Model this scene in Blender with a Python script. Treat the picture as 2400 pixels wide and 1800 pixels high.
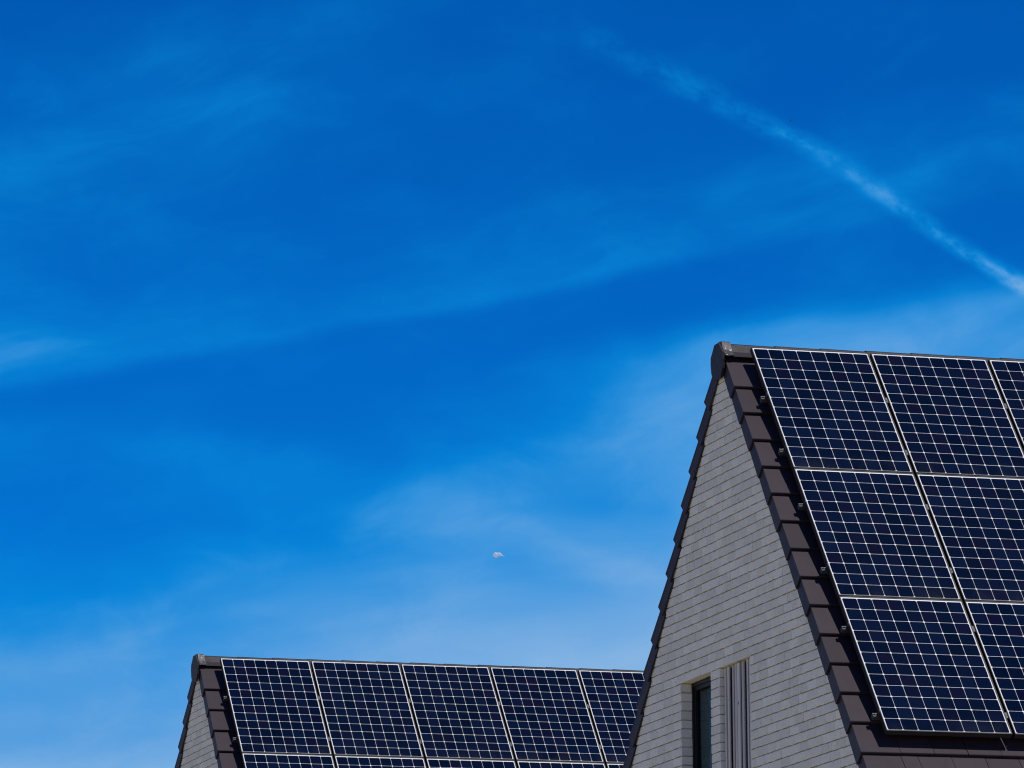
import bpy, bmesh, math, random
from mathutils import Vector, Matrix
random.seed(7)
for o in list(bpy.data.objects): bpy.data.objects.remove(o, do_unlink=True)
S = bpy.context.scene
COL = S.collection
R = math.radians

# ------------------------------------------------------------------ camera
TH = R(50.13525)                 # roof pitch
RIDGE_H = 10.1395                # height of the panel-grid origin of the nearer house above the ground
S.render.engine = 'CYCLES'
S.cycles.filter_width = 1.15
S.render.resolution_x, S.render.resolution_y = 1024, 768
cam_d = bpy.data.cameras.new('camera')
cam = bpy.data.objects.new('camera', cam_d)
COL.objects.link(cam)
cam_d.sensor_width = 36.0
cam_d.lens = 36.0 * 12315.375 / 2400.0
cam_d.clip_start, cam_d.clip_end = 0.5, 20000
yaw, pit, rol = R(16.7422), R(10.7725), R(-0.4476)
fw = Vector((math.sin(yaw)*math.cos(pit), math.cos(yaw)*math.cos(pit), math.sin(pit)))
r0 = Vector((math.cos(yaw), -math.sin(yaw), 0)); u0 = r0.cross(fw)
rt = r0*math.cos(rol) + u0*math.sin(rol); up = -r0*math.sin(rol) + u0*math.cos(rol)
CAM = Vector((-14.4419, -40.9529, -8.5395 + RIDGE_H))
cam.matrix_world = Matrix(((rt.x, up.x, -fw.x, CAM.x), (rt.y, up.y, -fw.y, CAM.y), (rt.z, up.z, -fw.z, CAM.z), (0, 0, 0, 1)))
S.camera = cam

# ------------------------------------------------------------------ sky and sun
SUN = Vector((0.30, -0.43, 0.852)).normalized()
world = bpy.data.worlds.new('World'); S.world = world; world.use_nodes = True
NT = world.node_tree; NT.nodes.clear()
class G:                                  # tiny helper for building maths in a node tree
    def __init__(s, nt): s.nt = nt
    def n(s, t, **k):
        x = s.nt.nodes.new(t)
        for a, b in k.items(): setattr(x, a, b)
        return x
    def put(s, sock, v):
        if isinstance(v, bpy.types.NodeSocket): s.nt.links.new(v, sock)
        else: sock.default_value = v
    def m(s, op, a, b=0.0, c=0.0, clamp=False):
        x = s.n('ShaderNodeMath', operation=op, use_clamp=clamp)
        s.put(x.inputs[0], a); s.put(x.inputs[1], b)
        if op in ('MULTIPLY_ADD', 'SMOOTH_MIN'): s.put(x.inputs[2], c)
        return x.outputs[0]
    def ss(s, v, a, b, lo=0.0, hi=1.0):   # smooth ramp of v from a to b
        x = s.n('ShaderNodeMapRange', interpolation_type='SMOOTHSTEP')
        s.put(x.inputs[0], v)
        if isinstance(a, (int, float)) and isinstance(b, (int, float)) and a > b:
            a, b, lo, hi = b, a, hi, lo
        s.put(x.inputs[1], a); s.put(x.inputs[2], b); s.put(x.inputs[3], lo); s.put(x.inputs[4], hi)
        return x.outputs[0]
    def mix(s, f, a, b, mode='MIX'):
        x = s.n('ShaderNodeMix', data_type='RGBA', blend_type=mode)
        s.put(x.inputs[0], f); s.put(x.inputs[6], a); s.put(x.inputs[7], b)
        return x.outputs[2]
    def noise(s, vec, scale, detail=4, rough=.55, dist=0.0, dim='3D'):
        x = s.n('ShaderNodeTexNoise', noise_dimensions=dim)
        if vec is not None: s.put(x.inputs['Vector'], vec)
        x.inputs['Scale'].default_value = scale; x.inputs['Detail'].default_value = detail
        x.inputs['Roughness'].default_value = rough; x.inputs['Distortion'].default_value = dist
        return x.outputs[0]
    def xyz(s, x, y, z):
        c = s.n('ShaderNodeCombineXYZ'); s.put(c.inputs[0], x); s.put(c.inputs[1], y); s.put(c.inputs[2], z)
        return c.outputs[0]
g = G(NT)
sky = g.n('ShaderNodeTexSky', sky_type='NISHITA', sun_disc=False)
sky.sun_elevation = math.asin(SUN.z); sky.sun_rotation = math.atan2(SUN.x, SUN.y)
sky.air_density = 0.8; sky.dust_density = 0.0; sky.ozone_density = 3.0; sky.altitude = 2600
hs = g.n('ShaderNodeHueSaturation')
hs.inputs['Hue'].default_value = 0.5; hs.inputs['Saturation'].default_value = 1.35; hs.inputs['Value'].default_value = 1.0
NT.links.new(sky.outputs[0], hs.inputs['Color'])
base = g.mix(1.0, hs.outputs[0], (.02, .765, 1.21, 1), 'MULTIPLY')        # deep blue of a polarised sky
tc = g.n('ShaderNodeTexCoord'); sp = g.n('ShaderNodeSeparateXYZ'); NT.links.new(tc.outputs['Generated'], sp.inputs[0])
DEG = 180/math.pi
AZ = g.m('SUBTRACT', g.m('MULTIPLY', g.m('ARCTAN2', sp.outputs[0], sp.outputs[1]), DEG), 16.74)   # degrees of bearing
EL = g.m('MULTIPLY', g.m('ARCSINE', sp.outputs[2]), DEG)                                           # degrees above horizon
# slow warp so that no streak is ruler-straight
P0 = g.xyz(AZ, EL, 0.0)
wa = g.m('MULTIPLY', g.m('SUBTRACT', g.noise(P0, 0.45, 1), .5), 0.9)
wb = g.m('MULTIPLY', g.m('SUBTRACT', g.noise(g.xyz(EL, AZ, 3.3), 0.5, 1), .5), 0.55)
A = g.m('ADD', AZ, wa); E = g.m('ADD', EL, wb)
GRAIN = g.ss(g.noise(g.xyz(g.m('MULTIPLY', g.m('ADD', A, g.m('MULTIPLY', E, -.8)), .45), g.m('MULTIPLY', g.m('ADD', E, g.m('MULTIPLY', A, -.2)), 1.5), 0.0), 1.0, 4, .6), .3, .72)
def stroke(a1, e1, a2, e2, wlo, wup, amp, f0=.2, f1=.2, grain=.5, gs=2.2, warp=1.0, w0=1.0, w1=1.0, i0=1.0, i1=1.0):
    """a streak of thin ice cloud from bearing/elevation 1 to 2; wlo / wup = softness below and above its axis in degrees"""
    L = math.hypot(a2-a1, e2-e1); dx, dy = (a2-a1)/L, (e2-e1)/L
    wq = warp if warp else .24
    aa = A if warp == 1 else g.m('MULTIPLY_ADD', wa, wq, AZ); ee = E if warp == 1 else g.m('MULTIPLY_ADD', wb, wq, EL)
    s = g.m('DIVIDE', g.m('ADD', g.m('MULTIPLY', g.m('SUBTRACT', aa, a1), dx), g.m('MULTIPLY', g.m('SUBTRACT', ee, e1), dy)), L)
    t = g.m('SUBTRACT', g.m('MULTIPLY', g.m('SUBTRACT', ee, e1), dx), g.m('MULTIPLY', g.m('SUBTRACT', aa, a1), dy))
    if w0 != w1:
        t = g.m('DIVIDE', t, g.ss(s, 0.0, 1.0, w0, w1))
    k = g.m('MULTIPLY', g.ss(t, -wlo, 0.0), g.ss(t, wup, 0.0))
    k = g.m('MULTIPLY', k, g.m('MULTIPLY', g.ss(s, -f0, f0), g.ss(s, 1+f1, 1-f1)))
    if i0 != i1: k = g.m('MULTIPLY', k, g.ss(s, 0.0, 1.0, i0, i1))
    if warp: nz = GRAIN
    else: nz = g.ss(g.noise(g.xyz(g.m('MULTIPLY', s, L*gs*.45), g.m('MULTIPLY', t, gs), a1*3.1+e1), 1.0, 4, .6), .3, .7)
    return g.m('MULTIPLY', g.m('MULTIPLY', k, amp), g.m('MULTIPLY_ADD', nz, grain, 1-grain))
cover = None
for args in (
    dict(a1=0.75, e1=14.62, a2=3.35, e2=13.33, wlo=.17, wup=.19, amp=.32, f0=.25, f1=.12, grain=.75, gs=6, warp=0, w0=1.7, w1=1.15, i0=.5, i1=1.0),
    dict(a1=3.2, e1=13.40, a2=9.5, e2=9.20, wlo=.12, wup=.13, amp=.42, f0=.06, f1=.15, grain=.7, gs=6, warp=0, w0=1.5, w1=.8, i0=.55, i1=2.2),
    dict(a1=-9.0, e1=10.15, a2=3.9, e2=12.56, wlo=.24, wup=1.7, amp=.20, f0=.10, f1=.22, grain=.35, warp=.45),
    dict(a1=-9.0, e1=10.75, a2=-3.9, e2=11.3, wlo=.7, wup=.8, amp=.17, f0=.2, f1=.4, grain=.25),
    dict(a1=0.4, e1=10.9, a2=9.0, e2=11.95, wlo=1.5, wup=.45, amp=.30, f0=.2, f1=.2, grain=.2),
    dict(a1=-0.6, e1=9.45, a2=2.4, e2=8.35, wlo=.45, wup=.2, amp=.06, f0=.2, f1=.3, grain=.4),
    dict(a1=-4.6, e1=10.2, a2=0.6, e2=9.3, wlo=.7, wup=.40, amp=.12, f0=.2, f1=.3, grain=.6),
    dict(a1=-7.5, e1=12.4, a2=-1.6, e2=14.4, wlo=1.8, wup=1.7, amp=.22, f0=.3, f1=.4, grain=.4),
    dict(a1=3.4, e1=12.9, a2=8.0, e2=14.0, wlo=1.0, wup=.9, amp=.20, f0=.3, f1=.3, grain=.5),
    dict(a1=-9.0, e1=10.0, a2=-3.7, e2=10.1, wlo=.5, wup=.5, amp=.22, f0=.2, f1=.35, grain=.4),
):
    k = stroke(**args)
    cover = k if cover is None else g.m('ADD', cover, k)
# general cirrus over the whole dome, laid out on a flat layer high above
inv = g.m('DIVIDE', 1.0, g.m('ADD', g.m('MAXIMUM', sp.outputs[2], 0.0), .03))
LX = g.m('MULTIPLY', sp.outputs[0], inv); LY = g.m('MULTIPLY', sp.outputs[1], inv)
ci = g.noise(g.xyz(g.m('ADD', LX, g.m('MULTIPLY', LY, .35)), g.m('MULTIPLY', LY, .55), 0.0), 1.1, 4, .6)
cover = g.m('ADD', cover, g.m('MULTIPLY', g.ss(ci, .45, .85), .14))
mot = g.noise(g.xyz(g.m('MULTIPLY', g.m('ADD', A, g.m('MULTIPLY', E, .5)), .55), g.m('MULTIPLY', g.m('ADD', E, g.m('MULTIPLY', A, -.22)), 1.1), 7.7), 1.15, 5, .58, .3)
cover = g.m('ADD', cover, g.ss(mot, .36, .76, 0.0, .10))          # mottled fibres
# veil that thickens towards the horizon, uneven at its upper edge
vn = g.m('SUBTRACT', g.noise(g.xyz(g.m('MULTIPLY', AZ, .35), EL, 1.7), .55, 2), .5)
tilt = g.m('ADD', g.m('MULTIPLY', g.ss(AZ, -6.0, 1.5), 1.5), g.m('MULTIPLY', g.ss(AZ, .2, 3.4), .95))
ev = g.m('SUBTRACT', g.m('ADD', EL, g.m('MULTIPLY', vn, 2.2)), tilt)
cover = g.m('ADD', cover, g.ss(ev, 10.0, 5.6, 0.0, .76))
thin = g.mix(g.ss(cover, 0.0, .55), base, (.03, 2.7, 7.2, 1))             # thin ice cloud only pales the blue
veil = g.mix(g.ss(cover, .28, 1.05), thin, (2.9, 5.0, 7.7, 1))            # thicker cloud goes milky
veil = g.mix(g.ss(EL, 6.3, 1.0, 0.0, 1.0), veil, (8.6, 8.7, 8.6, 1))      # unseen horizon haze below the view, whitened and brightened to light the shaded gable
world.cycles.sampling_method = 'MANUAL'; world.cycles.sample_map_resolution = 512
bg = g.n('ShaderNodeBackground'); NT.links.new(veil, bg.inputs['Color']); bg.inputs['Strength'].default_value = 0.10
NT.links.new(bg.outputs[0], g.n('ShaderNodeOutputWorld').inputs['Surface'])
sun_d = bpy.data.lights.new('sun', 'SUN'); sun = bpy.data.objects.new('sun', sun_d); COL.objects.link(sun)
sun_d.energy = 3.5; sun_d.angle = R(0.53); sun_d.color = (1.0, .955, .89)
sun.rotation_euler = SUN.to_track_quat('Z', 'Y').to_euler(); sun.location = (20, -30, 60)
vs = S.view_settings
vs.view_transform = 'Standard'; vs.look = 'None'; vs.exposure = 0.0; vs.gamma = 1.0; vs.use_curve_mapping = False

# ------------------------------------------------------------------ materials
def material(name):
    m = bpy.data.materials.new(name); m.use_nodes = True
    nt = m.node_tree; b = nt.nodes['Principled BSDF']
    return m, G(nt), b
def bump(h, b, height, strength, dist):
    x = h.n('ShaderNodeBump'); h.put(x.inputs['Height'], height)
    x.inputs['Strength'].default_value = strength; x.inputs['Distance'].default_value = dist
    h.nt.links.new(x.outputs[0], b.inputs['Normal'])
def pos(h): return h.n('ShaderNodeNewGeometry').outputs['Position']
def rnd(h):
    a = h.n('ShaderNodeObjectInfo').outputs['Random']; c = h.n('ShaderNodeNewGeometry').outputs['Random Per Island']
    return h.m('FRACT', h.m('ADD', a, c))

M_BRICK, h, b = material('pale_brick')
p = pos(h)
c = h.mix(h.noise(p, 9, 5), (.77, .73, .59, 1), (.88, .84, .695, 1))
c = h.mix(h.ss(h.noise(p, 55, 4, .7), .58, .74), c, (.30, .25, .20, 1))
c = h.mix(h.ss(h.noise(p, 23, 3, .6), .66, .74, 0, .35), c, (.28, .21, .15, 1))
v = h.m('ADD', h.m('MULTIPLY', rnd(h), .17), .90)
c = h.mix(1.0, c, h.xyz(v, v, v), 'MULTIPLY')
h.put(b.inputs['Base Color'], c); b.inputs['Roughness'].default_value = .93; b.inputs['Specular IOR Level'].default_value = .2
bump(h, b, h.noise(p, 70, 5, .65), .55, .006)

M_MORTAR, h, b = material('mortar')
p = pos(h)
h.put(b.inputs['Base Color'], h.mix(h.noise(p, 40, 4), (.22, .18, .125, 1), (.44, .385, .30, 1))); b.inputs['Roughness'].default_value = .95
bump(h, b, h.noise(p, 160, 3), .5, .004)

def tile_mat(name, ca, cb, rough, lime):
    m, h, b = material(name)
    p = pos(h)
    c = h.mix(h.noise(p, 6, 5, .6), ca, cb)
    v = h.m('ADD', h.m('MULTIPLY', rnd(h), .34), .83)
    c = h.mix(1.0, c, h.xyz(v, v, v), 'MULTIPLY')
    c = h.mix(h.ss(h.noise(p, 300, 2, .5), .60, .75, 0, .35), c, (.08, .074, .076, 1))
    c = h.mix(h.ss(h.noise(p, lime[0], 3, .55), lime[1], lime[1]+.05, 0, .8), c, (.55, .55, .53, 1))
    h.put(b.inputs['Base Color'], c)
    h.put(b.inputs['Roughness'], h.m('ADD', h.m('MULTIPLY', h.noise(p, 14, 3), .2), rough))
    b.inputs['Specular IOR Level'].default_value = .28
    bump(h, b, h.noise(p, 240, 3), .25, .002)
    return m
M_TILE = tile_mat('roof_tile', (.0235, .0155, .0205, 1), (.034, .0225, .0290, 1), .5, (19, .80))
M_RIDGE = tile_mat('ridge_tile', (.015, .0135, .017, 1), (.024, .021, .025, 1), .5, (30, .74))
M_RIDGE_END = tile_mat('ridge_end', (.045, .041, .043, 1), (.08, .075, .075, 1), .42, (38, .60))

def plain(name, col, rough=.5, metal=0.0, spec=.5, vary=.15, scale=30):
    m, h, b = material(name)
    p = pos(h); n = h.m('ADD', h.m('MULTIPLY', h.noise(p, scale, 4), 2*vary), 1-vary)
    h.put(b.inputs['Base Color'], h.mix(1.0, col + (1,), h.xyz(n, n, n), 'MULTIPLY'))
    b.inputs['Roughness'].default_value = rough; b.inputs['Metallic'].default_value = metal; b.inputs['Specular IOR Level'].default_value = spec
    return m
M_DECK = plain('roof_underlay', (.03, .03, .032), .9)
M_FRAME = plain('black_anodised', (.018, .017, .017), .42, 0, .5, .1)
M_BACK = plain('white_backsheet', (.74, .74, .73), .6, 0, .3, .03)
M_ALU = plain('aluminium', (.075, .075, .08), .55, .5, .5, .1)
M_STEEL = plain('steel', (.14, .14, .14), .45, 1.0, .5, .1)
M_CAPGREY = plain('grey_end_cap', (.07, .07, .07), .6)
M_WINFRAME = plain('dark_window_frame', (.008, .011, .013), .5, 0, .2)
M_ROOM = plain('dim_interior', (.06, .065, .065), .9)
M_CURTAIN = plain('grey_curtain', (.08, .115, .125), .9)

M_CELL, h, b = material('solar_cell')
r_ = rnd(h)
c = h.mix(r_, (.0010, .0046, .018, 1), (.0030, .0085, .031, 1))
c = h.mix(h.ss(h.m('FRACT', h.m('MULTIPLY', r_, 7.31)), .7, 1.0, 0, .6), c, (.0062, .0050, .021, 1))
h.put(b.inputs['Base Color'], c); b.inputs['Roughness'].default_value = .6; b.inputs['Specular IOR Level'].default_value = 0.0

M_GLASS = bpy.data.materials.new('panel_glass'); M_GLASS.use_nodes = True
nt = M_GLASS.node_tree; nt.nodes.clear(); h = G(nt)
tr = h.n('ShaderNodeBsdfTransparent'); gl = h.n('ShaderNodeBsdfGlossy'); gl.inputs['Roughness'].default_value = .06
fr = h.n('ShaderNodeFresnel'); fr.inputs[0].default_value = 1.22
mx = h.n('ShaderNodeMixShader'); nt.links.new(fr.outputs[0], mx.inputs[0]); nt.links.new(tr.outputs[0], mx.inputs[1]); nt.links.new(gl.outputs[0], mx.inputs[2])
df = h.n('ShaderNodeBsdfDiffuse'); df.inputs[0].default_value = (.5, .47, .42, 1)
oc = h.n('ShaderNodeTexCoord').outputs['Object']; so = h.n('ShaderNodeSeparateXYZ'); nt.links.new(oc, so.inputs[0])
pp_ = pos(h)
dirt = h.m('MULTIPLY', h.ss(so.outputs[1], -1.30, -1.53, 0, .014), h.ss(h.noise(pp_, 3.2, 3), .38, .66))        # dust left where rain drains off
dirt = h.m('ADD', dirt, h.ss(h.noise(pp_, 2.1, 5, .6), .45, .8, .0, .0015))
mx2 = h.n('ShaderNodeMixShader'); dirt = h.m('ADD', dirt, h.m('MULTIPLY', h.n('ShaderNodeObjectInfo').outputs['Random'], .0022))
nt.links.new(dirt, mx2.inputs[0]); nt.links.new(mx.outputs[0], mx2.inputs[1]); nt.links.new(df.outputs[0], mx2.inputs[2])
nt.links.new(mx2.outputs[0], h.n('ShaderNodeOutputMaterial').inputs[0])

M_PANE = bpy.data.materials.new('window_glass'); M_PANE.use_nodes = True
nt = M_PANE.node_tree; nt.nodes.clear(); h = G(nt)
tr = h.n('ShaderNodeBsdfTransparent'); tr.inputs[0].default_value = (.78, .84, .84, 1)
gl = h.n('ShaderNodeBsdfGlossy'); gl.inputs['Roughness'].default_value = .02
fr = h.n('ShaderNodeFresnel'); fr.inputs[0].default_value = 1.12
front = h.m('SUBTRACT', 1.0, h.n('ShaderNodeNewGeometry').outputs['Backfacing'])      # only the outer face of the pane mirrors
mx = h.n('ShaderNodeMixShader'); nt.links.new(h.m('MULTIPLY', fr.outputs[0], front), mx.inputs[0]); nt.links.new(tr.outputs[0], mx.inputs[1]); nt.links.new(gl.outputs[0], mx.inputs[2])
nt.links.new(mx.outputs[0], h.n('ShaderNodeOutputMaterial').inputs[0])

M_WOOD, h, b = material('weathered_wood')
p = pos(h); mp = h.n('ShaderNodeMapping'); mp.inputs['Scale'].default_value = (60, 60, 2.5); h.nt.links.new(p, mp.inputs[0])
c = h.mix(h.noise(mp.outputs[0], 1.0, 5, .6), (.48, .44, .38, 1), (.74, .68, .60, 1))
c = h.mix(h.ss(h.noise(p, 11, 2, .5), .68, .76), c, (.04, .035, .03, 1))
v = h.m('ADD', h.m('MULTIPLY', rnd(h), .35), .8)
h.put(b.inputs['Base Color'], h.mix(1.0, c, h.xyz(v, v, v), 'MULTIPLY')); b.inputs['Roughness'].default_value = .85

M_WALL, h, b = material('pale_brick_wall')
bt = h.n('ShaderNodeTexBrick'); bt.inputs['Color1'].default_value = (.42, .40, .38, 1); bt.inputs['Color2'].default_value = (.5, .48, .46, 1); bt.inputs['Mortar'].default_value = (.25, .21, .17, 1)
bt.inputs['Scale'].default_value = 1.0; bt.inputs['Brick Width'].default_value = .213; bt.inputs['Row Height'].default_value = .0777; bt.inputs['Mortar Size'].default_value = .004
sp_ = h.n('ShaderNodeSeparateXYZ'); h.nt.links.new(pos(h), sp_.inputs[0])
h.put(bt.inputs['Vector'], h.xyz(h.m('ADD', sp_.outputs[0], sp_.outputs[1]), sp_.outputs[2], 0.0))
h.nt.links.new(bt.outputs[0], b.inputs['Base Color']); b.inputs['Roughness'].default_value = .95

M_GROUND, h, b = material('pale_bounce_ground')  # unseen ground, toned pale and warm to bounce light onto the gable
p = pos(h)
h.put(b.inputs['Base Color'], h.mix(h.noise(p, .4, 6), (.32, .28, .20, 1), (.42, .365, .265, 1))); b.inputs['Roughness'].default_value = 1.0

# ------------------------------------------------------------------ mesh helpers
def mesh(name, verts, faces, mat, smooth=False):
    me = bpy.data.meshes.new(name); me.from_pydata([tuple(v) for v in verts], [], faces); me.materials.append(mat)
    if len(faces) > 1:
        bm = bmesh.new(); bm.from_mesh(me); bmesh.ops.recalc_face_normals(bm, faces=bm.faces); bm.to_mesh(me); bm.free()
    if smooth:
        for f in me.polygons: f.use_smooth = True
    me.update(); return me
def obj(name, me, parent=None, loc=(0, 0, 0), rot=(0, 0, 0)):
    o = bpy.data.objects.new(name, me); COL.objects.link(o)
    o.parent = parent; o.location = loc; o.rotation_euler = rot
    return o
def tag(o, label=None, category=None, group=None, kind=None):
    for k, v in (('label', label), ('category', category), ('group', group), ('kind', kind)):
        if v: o[k] = v
    return o
class MB:
    def __init__(s): s.v = []; s.f = []
    def add(s, verts, faces):
        n = len(s.v); s.v += [tuple(q) for q in verts]; s.f += [tuple(i+n for i in q) for q in faces]; return s
    def box(s, x0, x1, y0, y1, z0, z1):
        return s.add([(x0,y0,z0),(x1,y0,z0),(x1,y1,z0),(x0,y1,z0),(x0,y0,z1),(x1,y0,z1),(x1,y1,z1),(x0,y1,z1)],
                     [(0,3,2,1),(4,5,6,7),(0,1,5,4),(1,2,6,5),(2,3,7,6),(3,0,4,7)])
    def prism(s, poly, a, b, axis='x'):          # polygon extruded between a and b along an axis
        n = len(poly)
        if axis == 'x': P = lambda q, t: (t, q[0], q[1])
        elif axis == 'z': P = lambda q, t: (q[0], q[1], t)
        else: P = lambda q, t: (q[0], t, q[1])
        return s.add([P(q, a) for q in poly] + [P(q, b) for q in poly],
                     [tuple(range(n))[::-1], tuple(range(n, 2*n))] + [(i, (i+1) % n, n+(i+1) % n, n+i) for i in range(n)])
    def mesh(s, name, mat, smooth=False): return mesh(name, s.v, s.f, mat, smooth)
CT, ST = math.cos(TH), math.sin(TH); TT = ST/CT
def slope(u, v, n): return Vector((u, -v*CT - n*ST, -v*ST + n*CT))   # roof coordinates (along ridge, down slope, out of slope)

# ------------------------------------------------------------------ ground
gd = obj('ground', MB().add([(-6000,-6000,0),(6000,-6000,0),(6000,6000,0),(-6000,6000,0)], [(0,1,2,3)]).mesh('ground', M_GROUND)); tag(gd, kind='structure')

# ------------------------------------------------------------------ shared pieces of the roofs
PITCH, TW, TL = .341, .2808, .43
DROP = .030/PITCH
def flat_tile(w, seed):
    rr = random.Random(seed); g_ = .0022; t = .021; ch = .004
    zl = -DROP*TL
    x0, x1 = g_, w-g_
    v = []
    for x in (x0, x1):
        v += [(x, 0, -t), (x, 0, -ch), (x, ch, -DROP*ch), (x, TL, zl), (x, TL, zl-t)]
    f = [(0,1,2,3,4), (9,8,7,6,5)] + [(i, (i+1) % 5, 5+(i+1) % 5, 5+i) for i in range(5)]
    return mesh('roof_tile', v, f, M_TILE)
VW = .332
def verge_tile(sign, w=VW):
    """flat tile with a side flap hanging over the gable; the flap tapers inwards towards the ridge"""
    m = MB(); t = .021; ch = .004; tap = .018; zl = -DROP*TL; ft = .017; fl = PITCH+.022; fd = .140
    xe = tap*TL/PITCH
    v = []
    for a, bx in ((0, xe), (w-.0022, w-.0022)):
        xf = lambda y: a + (bx-a)*y/TL
        v += [(xf(0), 0, -t), (xf(0), 0, -ch), (xf(ch), ch, -DROP*ch), (xf(TL), TL, zl), (xf(TL), TL, zl-t)]
    m.add(v, [(0,1,2,3,4), (9,8,7,6,5)] + [(i, (i+1) % 5, 5+(i+1) % 5, 5+i) for i in range(5)])
    xq = tap*fl/PITCH; e = .0015
    m.add([(e,0,-t+.001),(ft,0,-t+.001),(ft,0,-fd),(e,0,-fd),(xq+e,fl,-DROP*fl-t+.001),(xq+ft,fl,-DROP*fl-t+.001),(xq+ft,fl,-DROP*fl-fd+.014),(xq+e,fl,-DROP*fl-fd+.014)],
          [(0,1,2,3),(7,6,5,4),(0,4,5,1),(1,5,6,2),(2,6,7,3),(3,7,4,0)])
    if sign < 0: m.v = [(-x, y, z) for x, y, z in m.v]
    return m.mesh('verge_tile', M_TILE)
T_FULL = [flat_tile(TW, i) for i in range(3)]; T_HALF = flat_tile(TW*.5, 9)
T_VERGE = verge_tile(1); T_VERGE_BACK = verge_tile(-1)

RP = .411
def ridge_profile(k=1.0, top=.0): return [(y*k, z*k + top) for y, z in ((-.168,-.055),(-.158,-.047),(-.108,-.004),(-.070,.066),(-.052,.076),(0,.079),(.052,.076),(.070,.066),(.108,-.004),(.158,-.047),(.168,-.055))]
def shell(profile, x0, x1, thick, mat, name, k1=1.0):
    """arched cover extruded along x, with thickness"""
    n = len(profile); cz = -.08
    def ring(x, k, ins): return [(x, y*k*(1-ins/.16), (z-cz)*k*(1-ins/.14)+cz) for y, z in profile]
    v = ring(x0, 1, 0) + ring(x1, k1, 0) + ring(x0, 1, thick) + ring(x1, k1, thick)
    f = []
    for i in range(n-1):
        f += [(i, i+1, n+i+1, n+i), (2*n+i, 3*n+i, 3*n+i+1, 2*n+i+1), (i, 2*n+i, 2*n+i+1, i+1), (n+i, n+i+1, 3*n+i+1, 3*n+i)]
    f += [(0, n, 3*n, 2*n), (n-1, 3*n-1, 4*n-1, 2*n-1)]
    return mesh(name, v, f, mat)
T_RIDGE = shell(ridge_profile(), 0, RP+.03, .014, M_RIDGE, 'ridge_tile', .965)
def ridge_end_mesh():
    half = [(.052,.080),(.155,-.018),(.157,-.075),(.142,-.150),(.094,-.224)]
    poly = [(-y, z) for y, z in half] + [(y, z) for y, z in reversed(half)]
    m = MB().prism(poly, -.012, .010, 'x')
    me = m.mesh('ridge_end', M_RIDGE)
    return me
T_END = ridge_end_mesh()
T_COLLAR = shell(ridge_profile(1.07, .012), .0105, .088, .016, M_RIDGE_END, 'ridge_collar', 1.0)

# brick variants ------------------------------------------------------------
CP, BH = .0777, .0690           # course pitch, brick height
BL, HJ = .2085, .0036           # brick length, perpend joint
def clip(poly, a, b_, c_):       # keep a*y + b*z <= c
    out = []
    for i in range(len(poly)):
        P, Q = poly[i], poly[(i+1) % len(poly)]
        dp, dq = a*P[0]+b_*P[1]-c_, a*Q[0]+b_*Q[1]-c_
        if dp <= 0: out.append(P)
        if (dp < 0 < dq) or (dq < 0 < dp):
            t = dp/(dp-dq); out.append((P[0]+(Q[0]-P[0])*t, P[1]+(Q[1]-P[1])*t))
    return out
def area(poly): return abs(sum(poly[i][0]*poly[(i+1) % len(poly)][1]-poly[(i+1) % len(poly)][0]*poly[i][1] for i in range(len(poly))))/2
def wobble(y0, y1, z0, z1, rr):
    n = max(2, round((y1-y0)/.05)); j = .0021
    lo = [(y0+(y1-y0)*i/n, z0+rr.uniform(-j*1.5, j)) for i in range(n+1)]
    hi = [(y0+(y1-y0)*i/n, z1+rr.uniform(-j, j)) for i in range(n, -1, -1)]
    return lo + hi
def brick_geo(poly, rr, depth=.098):
    """front faces -x at x = 0; softened arris"""
    n = len(poly); cy = sum(q[0] for q in poly)/n; cz = sum(q[1] for q in poly)/n
    v = []
    def ins(q):
        d = math.hypot(q[0]-cy, q[1]-cz); k = max(0, 1-.0055/max(d, .006))
        kz = 1-min(.9, .0035/max(abs(q[1]-cz), .004))
        return (cy+(q[0]-cy)*k, cz+(q[1]-cz)*kz)
    for q in poly: i = ins(q); v.append((rr.uniform(-.0012, .0012), i[0], i[1]))
    for q in poly: v.append((.0035, q[0], q[1]))
    for q in poly: v.append((depth, q[0], q[1]))
    v.append((rr.uniform(-.002, .001), cy, cz)); c = 3*n
    f = [(c, (i+1) % n, i) for i in range(n)]
    for k in (0, n): f += [(k+i, k+(i+1) % n, n+k+(i+1) % n, n+k+i) for i in range(n)]
    return v, f
VAR = []
for i in range(12):
    rr = random.Random(100+i); v, f = brick_geo(wobble(-BL/2, BL/2, -BH/2, BH/2, rr), rr); VAR.append((v, f, mesh('brick', v, f, M_BRICK)))

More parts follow.
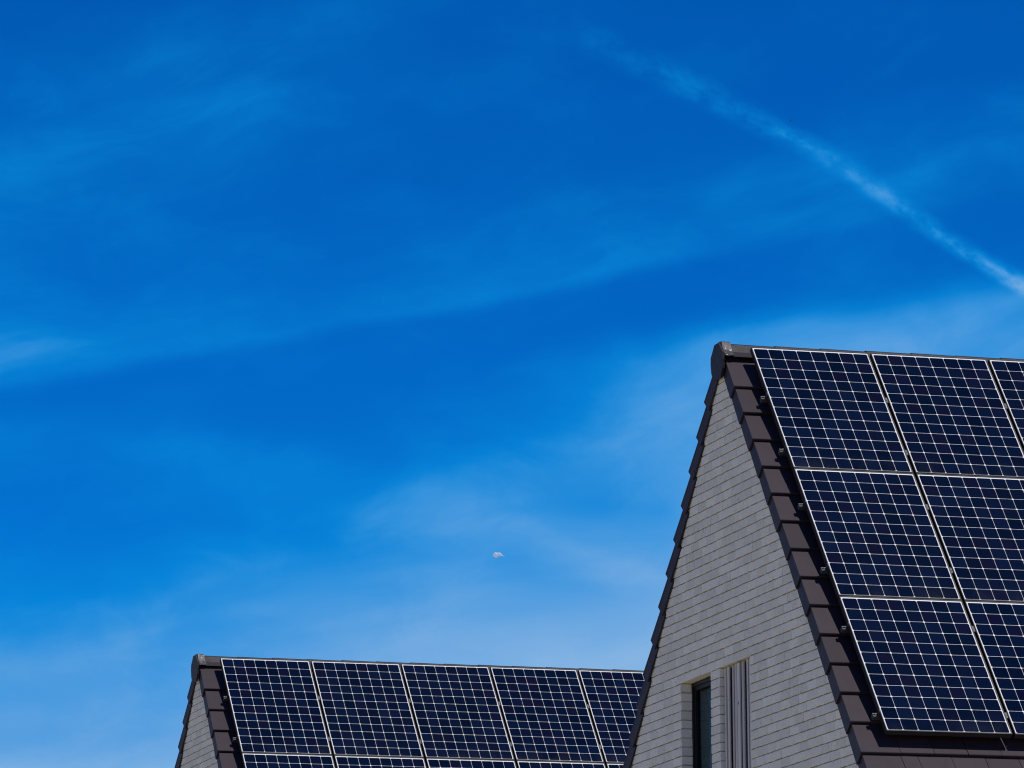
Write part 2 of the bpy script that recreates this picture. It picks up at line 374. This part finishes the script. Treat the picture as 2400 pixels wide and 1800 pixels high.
# ------------------------------------------------------------------ houses
def build_house(name, label, loc, rz, H, xv, apy, apz, v0, ridge_top, length, zbot, openings, max_single, tile_cols, tile_rows, seen, seed):
    """everything in the house frame: x along the ridge, y away from the viewer, z = height above the panel grid origin (+H)"""
    rr = random.Random(seed)
    house = obj(name, None, None, loc, (0, 0, rz)); tag(house, label, 'house')
    Z = lambda z: z + H
    xg = xv + .034                                   # brick face
    Y0 = apy
    base_c = -.12/CT                                  # front tile-edge plane: z = TT*y + base_c
    eave_v = 7.6
    ye = -(eave_v-.35)*CT + .12*ST                    # front wall face
    half = Y0-ye
    # --- walls
    WT = .11                                           # vertical drop from tile plane to wall top
    def ztop(y): return apz - TT*abs(y-Y0) - .10/CT
    zs = zbot
    wall = MB(); m_ = .010; x0, x1 = xg+m_, xg+.34
    zlow = -H
    def zl_(z): return z
    ys = [Y0-half, Y0+half]
    zt = ztop(Y0); zeave = ztop(Y0+half)
    if openings:
        otop = openings[0][2] + m_; obot = openings[0][3]
        hw = lambda z: (zt-z)/TT
        wall.prism([(Y0-hw(otop), Z(otop)), (Y0+hw(otop), Z(otop)), (Y0, Z(zt))], x0, x1)
        edges = []; last = None
        cuts = sorted([(o[0]-m_, o[1]+m_) for o in openings])
        lo = None
        piers = []
        prev = 'L'
        for a, b2 in cuts: piers.append((prev, a)); prev = b2
        piers.append((prev, 'R'))
        for a, b2 in piers:
            if a == 'L': wall.prism([(Y0-hw(obot), Z(obot)), (b2, Z(obot)), (b2, Z(otop)), (Y0-hw(otop), Z(otop))], x0, x1)
            elif b2 == 'R': wall.prism([(a, Z(obot)), (Y0+hw(obot), Z(obot)), (Y0+hw(otop), Z(otop)), (a, Z(otop))], x0, x1)
            else: wall.prism([(a, Z(obot)), (b2, Z(obot)), (b2, Z(otop)), (a, Z(otop))], x0, x1)
        wall.prism([(Y0-half, 0), (Y0+half, 0), (Y0+half, Z(zeave)), (Y0+hw(obot), Z(obot)), (Y0-hw(obot), Z(obot)), (Y0-half, Z(zeave))], x0, x1)
    else:
        wall.prism([(Y0-half, 0), (Y0+half, 0), (Y0+half, Z(zeave)), (Y0, Z(zt)), (Y0-half, Z(zeave))], x0, x1)
    gable = obj('gable_wall', wall.mesh('gable_wall', M_MORTAR), house)
    obj('front_wall', MB().box(x1+.002, length-.2, Y0-half, Y0-half+.3, 0, Z(zeave)-.02).mesh('front_wall', M_WALL), house)
    obj('back_wall', MB().box(x1+.002, length-.2, Y0+half-.3, Y0+half, 0, Z(zeave)-.02).mesh('back_wall', M_WALL), house)
    obj('far_gable_wall', MB().prism([(Y0-half, 0), (Y0+half, 0), (Y0+half, Z(zeave)), (Y0, Z(zt)), (Y0-half, Z(zeave))], length-.198, length+.1).mesh('far_gable_wall', M_WALL), house)
    # --- bricks of the gable
    bricks = []                                       # (size, y, z, poly or None)
    ztopc = -2.655 + .5*(CP-BH)                       # a bed joint runs level with the lintels
    k = int(math.floor((zt-ztopc)/CP))
    while True:
        z0 = ztopc + k*CP; z1 = z0 + BH
        if z1 < zs: break
        y = Y0-half - rr.random()*BL
        y = Y0 - 6.2 + (k % 2)*.5*(BL+HJ) + rr.uniform(-.03, .03)
        while y < Y0+half:
            L = BL if rr.random() > .10 else .101
            ya, yb = y, y+L; y = yb+HJ*rr.uniform(.6, 1.8)
            spans = [(ya, yb)]
            for o in openings:
                if z1 <= o[2]+.004 and z0 >= o[3]-.01:
                    ns = []
                    for s0, s1 in spans:
                        if s1 <= o[0] or s0 >= o[1]: ns.append((s0, s1)); continue
                        if s0 < o[0]-.003: ns.append((s0, o[0]))
                        if s1 > o[1]+.003: ns.append((o[1], s1))
                    spans = ns
            for s0, s1 in spans:
                # inside the gable triangle?
                m0 = .012
                full = all(zz < ztop(yy)-m0 for yy in (s0, s1) for zz in (z0, z1))
                if full and abs(s1-s0-BL) < 1e-6:
                    bricks.append((BL*BH, (s0+s1)/2, (z0+z1)/2, None))
                else:
                    if full: poly = wobble(s0, s1, z0, z1, rr)
                    else:
                        poly = [(s0, z0), (s1, z0), (s1, z1), (s0, z1)]
                        cR = apz + TT*Y0 - .10/CT - m0; cL = apz - TT*Y0 - .10/CT - m0
                        poly = clip(poly, TT, 1, cR)
                        if len(poly) > 2: poly = clip(poly, -TT, 1, cL)
                    if len(poly) > 2 and area(poly) > (.0002 if full else .0006):
                        cy = sum(q[0] for q in poly)/len(poly); cz = sum(q[1] for q in poly)/len(poly)
                        bricks.append((area(poly), cy, cz, [(q[0]-cy, q[1]-cz) for q in poly]))
        k -= 1
    camL = Vector((CAM.x-loc[0], CAM.y-loc[1]))
    def score(bk):
        d = math.hypot(camL.x-xg, camL.y-bk[1])
        return (bk[0]/(d*d)) if seen(bk[1], bk[2]) else 0
    bricks.sort(key=score, reverse=True)
    rest = MB()
    for i, (ar, y, z, poly) in enumerate(bricks):
        q = rr.randrange(len(VAR)); dx = rr.uniform(-.0022, .0022); ro = (rr.uniform(-.011, .011), rr.uniform(-.012, .012), rr.uniform(-.006, .006))
        if i < max_single and score((ar, y, z, poly)) > 0:
            if poly is None: me = VAR[q][2]
            else:
                v, f = brick_geo(poly, rr); me = mesh('brick', v, f, M_BRICK)
            obj('brick', me, gable, (xg+dx, y, Z(z)), ro)
        else:
            v, f = (VAR[q][0], VAR[q][1]) if poly is None else brick_geo(poly, rr)
            rest.add([(a+xg+dx, b2+y, c2+Z(z)) for a, b2, c2 in v], f)
    if rest.v: tag(obj('brickwork', rest.mesh('brickwork', M_BRICK), gable), kind='stuff')
    # --- roof
    nd = -.12-.034-.021
    deck = MB()
    pt = lambda v_, n_: (slope(0, v_, n_).y, slope(0, v_, n_).z)
    vtop = -(Y0*CT + apz*ST)                           # v of the apex of the tile-edge planes
    top_v = vtop + .10
    front = [pt(top_v, nd), pt(eave_v, nd), pt(eave_v, nd-.045), pt(top_v, nd-.045)]
    deck.prism([(y, Z(z)) for y, z in front], xv+.045, length)
    deck.prism([(2*Y0-y, Z(z)) for y, z in front], xv+.045, length)
    roof = obj('roof', deck.mesh('roof', M_DECK), house)
    stuff = MB()
    def place(me, nm, u, v_, back=False):
        if not back:
            q = slope(u+rr.uniform(-.0012, .0012), v_+rr.uniform(-.003, .003), -.12); return obj(nm, me, roof, (q.x, q.y, Z(q.z)), (TH+rr.uniform(-.005, .004), rr.uniform(-.003, .003), rr.uniform(-.002, .002)))
        q = slope(u, v_+rr.uniform(-.003, .003), -.12); return obj(nm, me, roof, (q.x, 2*Y0-q.y, Z(q.z)), (TH+rr.uniform(-.005, .004), 0, math.pi))
    ncourse = int((eave_v-v0)/PITCH)+1
    rows = range(0, ncourse)
    for kk in rows:
        v_ = v0 + kk*PITCH
        place(T_VERGE, 'verge_tile', xv, v_)
        place(T_VERGE_BACK, 'verge_tile', xv, v_, True)
        u = xv + VW; c_ = 0
        halfrow = kk % 2 == 0
        while u < length-.05:
            isf = not (halfrow and c_ == 0)
            w = TW if isf else TW*.5
            me = T_FULL[rr.randrange(3)] if isf else T_HALF
            if kk < tile_rows[1] and (c_ < tile_cols or (kk >= tile_rows[0] and u < 2.2)):
                place(me, 'roof_tile', u, v_)
            elif kk < 17:
                mt = Matrix.Rotation(TH, 4, 'X'); q = slope(u, v_, -.12)
                stuff.add([mt @ Vector(x.co) + Vector((q.x, q.y, Z(q.z))) for x in me.vertices], [tuple(f.vertices) for f in me.polygons])
            u += w; c_ += 1
    tag(obj('tile_field', stuff.mesh('tile_field', M_TILE), roof), kind='stuff')
    nr_ = int((length+.1-(xv+.09))/RP)
    dz = ridge_top-.079
    for i in range(nr_):
        obj('ridge_tile', T_RIDGE, roof, (xv+.075+i*RP, Y0, Z(dz)+rr.uniform(-.001, .001)), (0, 0, rr.uniform(-.003, .003)))
    end = obj('ridge_end', T_END, roof, (xv-.004, Y0, Z(dz)))
    obj('ridge_collar', T_COLLAR, roof, (xv-.004, Y0, Z(dz)))
    return house, xg, Z

def seen1(y, z): return z > -3.383 - (1.4524-y)*.113 - .03
OP = [(-.318, .455, -2.655, -4.45), (.686, 1.475, -2.655, -4.45)]
h1, xg1, Z1 = build_house('gabled_house', 'nearer gabled house of pale brick with dark roof tiles, filling the lower right', (0, 0, 0), 0, RIDGE_H,
    -.224, .2575, .1212, .360, .077, 9.6, -4.12, OP, 300, 2, (12, 17), seen1, 1)
L2 = (-.5268, 16.8646, 0); H2 = RIDGE_H - .4042
h2, xg2, Z2 = build_house('gabled_house', 'farther gabled house at the lower left, mostly below the picture edge', L2, R(.46568), H2,
    -.2415, .2655, .1307, .372, .066, 8.6, -1.85, [], 300, 2, (99, 8), lambda y, z: z > -1.75, 2)

# --- window and slatted screen in the gable of the nearer house
a, b2, zt, zb = OP[1]
win = obj('window', None, h1, (xg1+.10, (a+b2)/2, Z1(zb)))
w2_, hh = (b2-a)/2, zt-zb
fm = MB(); fwid = .030
fm.box(0, .07, -w2_, -w2_+fwid, 0, hh); fm.box(0, .07, w2_-fwid, w2_, 0, hh)
fm.box(.001, .069, -w2_+fwid, w2_-fwid, hh-fwid, hh); fm.box(.001, .069, -w2_+fwid, w2_-fwid, 0, fwid)
obj('window_frame', fm.mesh('window_frame', M_WINFRAME), win)
sm = MB(); s_ = fwid+.002; sw = .034
sm.box(.012, .060, -w2_+s_, -w2_+s_+sw, s_, hh-s_); sm.box(.012, .060, w2_-s_-sw, w2_-s_, s_, hh-s_)
sm.box(.013, .059, -w2_+s_+sw, w2_-s_-sw, hh-s_-sw, hh-s_); sm.box(.013, .059, -w2_+s_+sw, w2_-s_-sw, s_, s_+sw)
obj('sash', sm.mesh('sash', M_WINFRAME), win)
obj('pane', MB().box(.030, .036, -w2_+s_+sw-.005, w2_-s_-sw+.005, s_+sw-.005, hh-s_-sw+.005).mesh('pane', M_PANE), win)
obj('sill', MB().box(-.12, .0, -w2_-.002, w2_+.002, -.04, 0).mesh('sill', M_WINFRAME), win)
rm = MB(); rm.box(1.6, 1.62, -1.4, 1.4, -.6, hh+.1); rm.box(.26, 1.6, -1.42, -1.40, -.6, hh+.1); rm.box(.26, 1.6, 1.40, 1.42, -.6, hh+.1)
rm.box(.26, 1.6, -1.4, 1.4, hh+.1, hh+.12); rm.box(.26, 1.6, -1.4, 1.4, -.62, -.6)
obj('interior', rm.mesh('interior', M_ROOM), win)
cu = MB(); n = 40; cv = []
for i in range(n+1):
    y = -w2_+.075 + i*(2*w2_-.15)/n; cv.append((.062+.008*math.sin(i*.9)+.004*math.sin(i*.37+1), y))
pts = [(x, y, z) for z in (.1, hh-.075) for x, y in cv] + [(x+.002, y, z) for z in (.1, hh-.075) for x, y in cv]
q = n+1
cu.add(pts, [(i, i+1, q+i+1, q+i) for i in range(n)] + [(2*q+i, 3*q+i, 3*q+i+1, 2*q+i+1) for i in range(n)])
obj('curtain', cu.mesh('curtain', M_CURTAIN), win)

a, b2, zt, zb = OP[0]
scr = obj('slatted_screen', None, h1, (xg1+.028, (a+b2)/2, Z1(zb)))
mid = (a+b2)/2
obj('screen_backing', MB().box(.075, .095, a-mid, b2-mid, 0, zt-zb).mesh('screen_backing', M_WINFRAME), scr)
y = b2; i = 0; rr = random.Random(5)
for w, gap, dep in ((.034, .036, .004), (.040, .052, 0), (.036, .056, .010), (.052, .050, .002), (.062, .016, 0), (.052, .050, .001), (.036, .048, .010), (.040, .052, .002), (.038, .030, .006)):
    y1 = y-gap; y0 = max(a+.004, y1-w)
    if y1-y0 < .02: break
    obj('slat', MB().box(dep, dep+.011, y0-mid, y1-mid, .004, zt-zb-.004-.006*rr.random()).mesh('slat', M_WOOD), scr)
    y = y0

# ------------------------------------------------------------------ solar panels
PX, PY, CELL = 1.0714, 1.5692, .127
W0, W1 = -.015, 8*CELL+.015; V0, V1 = -.0195, 12*CELL+.0155
lip_s, lip_t, lip_b = .0060, .0070, .0105
fr = MB(); zb_, zt_ = -.041, .0042
fr.box(W0, W0+lip_s, -V1, -V0, zb_, zt_); fr.box(W1-lip_s, W1, -V1, -V0, zb_, zt_)
fr.box(W0+lip_s, W1-lip_s, -V0-lip_t, -V0, zb_, zt_-.0002); fr.box(W0+lip_s, W1-lip_s, -V1, -V1+lip_b, zb_, zt_-.0002)
ME_FRAME = fr.mesh('panel_frame', M_FRAME)
ME_BACK = MB().box(W0+lip_s, W1-lip_s, -V1+lip_b, -V0-lip_t, -.006, -.0012).mesh('backsheet', M_BACK)
ME_GLASS = MB().add([(W0+lip_s+.0004, -V1+lip_b+.0004, .0022), (W1-lip_s-.0004, -V1+lip_b+.0004, .0022), (W1-lip_s-.0004, -V0-lip_t-.0004, .0022), (W0+lip_s+.0004, -V0-lip_t-.0004, .0022)], [(0,1,2,3)]).mesh('glass', M_GLASS)
hx, hy, cc = .127/2-.0017, .127/2-.0023, .0086
octo = [(-hx+cc,-hy),(hx-cc,-hy),(hx,-hy+cc),(hx,hy-cc),(hx-cc,hy),(-hx+cc,hy),(-hx,hy-cc),(-hx,-hy+cc)]
ME_CELL = MB().prism(octo, -.0012, 0.0, 'z').mesh('cell', M_CELL)
ORD = ['first', 'second', 'third', 'fourth', 'fifth', 'sixth']
ROWN = ['top', 'middle', 'bottom']
def panel(loc, rz, H, c, r, label, group):
    q = Matrix.Rotation(rz, 4, 'Z') @ slope(c*PX, r*PY, 0)
    jr = random.Random(c*17+r*5+int(loc[1]))
    e = obj('solar_panel', None, None, (loc[0]+q.x, loc[1]+q.y, q.z+H), (TH+jr.uniform(-.0008, .0008), jr.uniform(-.0008, .0008), rz))
    tag(e, label, 'solar panel', group)
    obj('panel_frame', ME_FRAME, e); obj('backsheet', ME_BACK, e); obj('glass', ME_GLASS, e)
    for j in range(12):
        for i in range(8): obj('cell', ME_CELL, e, ((i+.5)*CELL, -(j+.5)*CELL, 0))
for r in range(3):
    for c in range(3):
        if (c, r) in ((2, 1), (2, 2)): continue          # outside the picture
        panel((0, 0, 0), 0, RIDGE_H, c, r, 'dark blue solar panel on the nearer house, %s row, %s from the verge' % (ROWN[r], ORD[c]), 'solar panels on the nearer roof')
for r in range(2):
    for c in range(5):
        panel(L2, R(.46568), H2, c, r, 'dark blue solar panel on the farther house, %s row, %s from the verge' % (('upper', 'lower')[r], ORD[c]), 'solar panels on the farther roof')

# ------------------------------------------------------------------ mounting rails with clamps
def rail(loc, rz, H, v, ncol, label, group, hook=False):
    q = Matrix.Rotation(rz, 4, 'Z') @ slope(0, v, 0)
    e = obj('mounting_rail', None, None, (loc[0]+q.x, loc[1]+q.y, q.z+H), (TH, 0, rz)); tag(e, label, 'mounting rail', group)
    x0, x1 = -.058, ncol*PX+.02
    zt, zb = -.0415, -.0815
    prof = [(-.019, zb), (.019, zb), (.019, zt), (.007, zt), (.007, zt-.010), (-.007, zt-.010), (-.007, zt), (-.019, zt)]
    obj('rail_profile', MB().prism(prof, x0, x1, 'x').mesh('rail_profile', M_ALU), e)
    obj('end_cap', MB().box(x0-.003, x0-.0002, -.0195, .0195, zb-.0005, zt+.0005).mesh('end_cap', M_CAPGREY), e)
    cl = obj('end_clamp', MB().prism([(-.040, zt+.0005), (-.0165, zt+.0005), (-.0165, .0048), (-.0105, .0048), (-.0105, .0068), (-.0195, .0068), (-.0195, zt+.004), (-.040, zt+.004)], -.016, .016, 'y').mesh('end_clamp', M_ALU), e)
    bm = MB().prism([(-.030+.0055*math.cos(t*math.pi/3), .0055*math.sin(t*math.pi/3)) for t in range(6)], zt+.0045, zt+.013, 'z')
    obj('bolt', bm.mesh('bolt', M_STEEL), cl)
    for c in range(1, ncol):
        xm = c*PX - .0276
        mc = obj('mid_clamp', MB().prism([(xm-.0085, zt+.001), (xm+.0085, zt+.001), (xm+.0085, -.004), (xm-.0085, -.004)], -.032, .032, 'y').mesh('mid_clamp', M_ALU), e)
        bm = MB().prism([(xm+.0045*math.cos(t*math.pi/3), .0045*math.sin(t*math.pi/3)) for t in range(6)], -.0038, .001, 'z')
        obj('bolt', bm.mesh('bolt', M_STEEL), mc)
    for u in ((.998,) if hook else (.45, 1.6)):
        hk = MB().box(u-.014, u+.014, -.02, .02, -.112, zb-.0008)
        if hook: hk.box(u-.004, u+.004, -.262, -.0202, -.100, -.097)
        obj('roof_hook', hk.mesh('roof_hook', M_STEEL), e)
RV = [.597, 1.275, 1.962, 2.745, 3.447, 4.455]
for i, v in enumerate(RV):
    rail((0, 0, 0), 0, RIDGE_H, v, 3 if i < 2 else 2, 'aluminium rail under the %s half of the %s panel row, nearer house' % (('upper', 'lower')[i % 2], ROWN[i//2]), 'mounting rails on the nearer roof', i == 5)
for i, v in enumerate([.597, 1.275, 1.962]):
    rail(L2, R(.46568), H2, v, 5, 'aluminium rail under the %s half of the %s panel row, farther house' % (('upper', 'lower')[i % 2], ('upper', 'lower')[i//2]), 'mounting rails on the farther roof')

# ------------------------------------------------------------------ tiny cloud puff
M_PUFF = bpy.data.materials.new('cloud_puff'); M_PUFF.use_nodes = True
nt = M_PUFF.node_tree; nt.nodes.clear(); h = G(nt)
d_ = h.n('ShaderNodeBsdfTranslucent'); d_.inputs[0].default_value = (.9, .9, .9, 1)
d2 = h.n('ShaderNodeBsdfDiffuse'); d2.inputs[0].default_value = (.80, .88, .98, 1)
ad = h.n('ShaderNodeMixShader'); ad.inputs[0].default_value = .25; nt.links.new(d2.outputs[0], ad.inputs[1]); nt.links.new(d_.outputs[0], ad.inputs[2])
t_ = h.n('ShaderNodeBsdfTransparent'); lw = h.n('ShaderNodeLayerWeight'); lw.inputs[0].default_value = .3
mx = h.n('ShaderNodeMixShader'); h.put(mx.inputs[0], h.ss(lw.outputs['Facing'], .0, .85, .50, 1.0))
nt.links.new(ad.outputs[0], mx.inputs[1]); nt.links.new(t_.outputs[0], mx.inputs[2]); nt.links.new(mx.outputs[0], h.n('ShaderNodeOutputMaterial').inputs[0])
az, el, D = R(16.74-.17), R(8.91), 2500.0
pc = CAM + Vector((math.sin(az)*math.cos(el), math.cos(az)*math.cos(el), math.sin(el)))*D
bm = bmesh.new(); rr = random.Random(3)
for dx, dz, rad in ((-1.0, .1, 1.5), (-.9, -.9, .9), (.4, .3, 1.35), (1.4, .1, .8), (2.2, -.3, .45), (2.9, -.8, .25)):
    mt = Matrix.Translation((dx, rr.uniform(-.4, .4), dz)) @ Matrix.Diagonal((rad, rad, rad*.8, 1))
    r = bmesh.ops.create_icosphere(bm, subdivisions=2, radius=1, matrix=mt)
    for v in r['verts']: v.co += Vector((rr.uniform(-.1, .1), rr.uniform(-.1, .1), rr.uniform(-.1, .1)))*rad
me = bpy.data.meshes.new('small_cloud'); bm.to_mesh(me); bm.free(); me.materials.append(M_PUFF)
for f in me.polygons: f.use_smooth = True
tag(obj('small_cloud', me, None, pc, (0, 0, -yaw)), 'tiny lone white cloud puff in the blue sky left of the nearer gable', 'cloud')

# ------------------------------------------------------------------ distant bird
M_BIRD = plain('dark_plumage', (.006, .006, .006), .9)
bd = (rt*((1852-1200)/12315.375) + up*(-(283-900)/12315.375) + fw).normalized()
bw = MB(); n = 8
prof = [(-.32, .02), (-.22, .05), (-.05, .085), (.10, .075), (.20, .05), (.27, .045), (.33, .012)]      # tail to beak
rings = [[(x, r*math.cos(k*math.pi/4), r*.9*math.sin(k*math.pi/4)) for k in range(n)] for x, r in prof]
bw.add([q for r_ in rings for q in r_], [(i*n+k, i*n+(k+1) % n, (i+1)*n+(k+1) % n, (i+1)*n+k) for i in range(len(prof)-1) for k in range(n)] + [tuple(range(n))[::-1], tuple(range((len(prof)-1)*n, len(prof)*n))])
for sd in (-1, 1):
    wing = [(.14, .05, .03), (.17, .28, .12), (.10, .60, .10), (-.02, .62, .09), (-.10, .30, .10), (-.12, .05, .02)]
    lo = [(x, sd*y, z) for x, y, z in wing]; hi = [(x, sd*y, z+.018) for x, y, z in wing]
    bw.add(lo+hi, [(0,1,2,3,4,5), (11,10,9,8,7,6)] + [(i, (i+1) % 6, 6+(i+1) % 6, 6+i) for i in range(6)])
bw.add([(-.30,-.03,0),(-.30,.03,0),(-.50,.10,0),(-.50,-.10,0),(-.30,-.03,.015),(-.30,.03,.015),(-.50,.10,.012),(-.50,-.10,.012)], [(0,1,2,3),(7,6,5,4),(0,4,5,1),(1,5,6,2),(2,6,7,3),(3,7,4,0)])
tag(obj('bird', bw.mesh('bird', M_BIRD), None, CAM+bd*1900.0, (1.3, .1, .3)), 'tiny dark bird in flight just above the white contrail', 'bird')
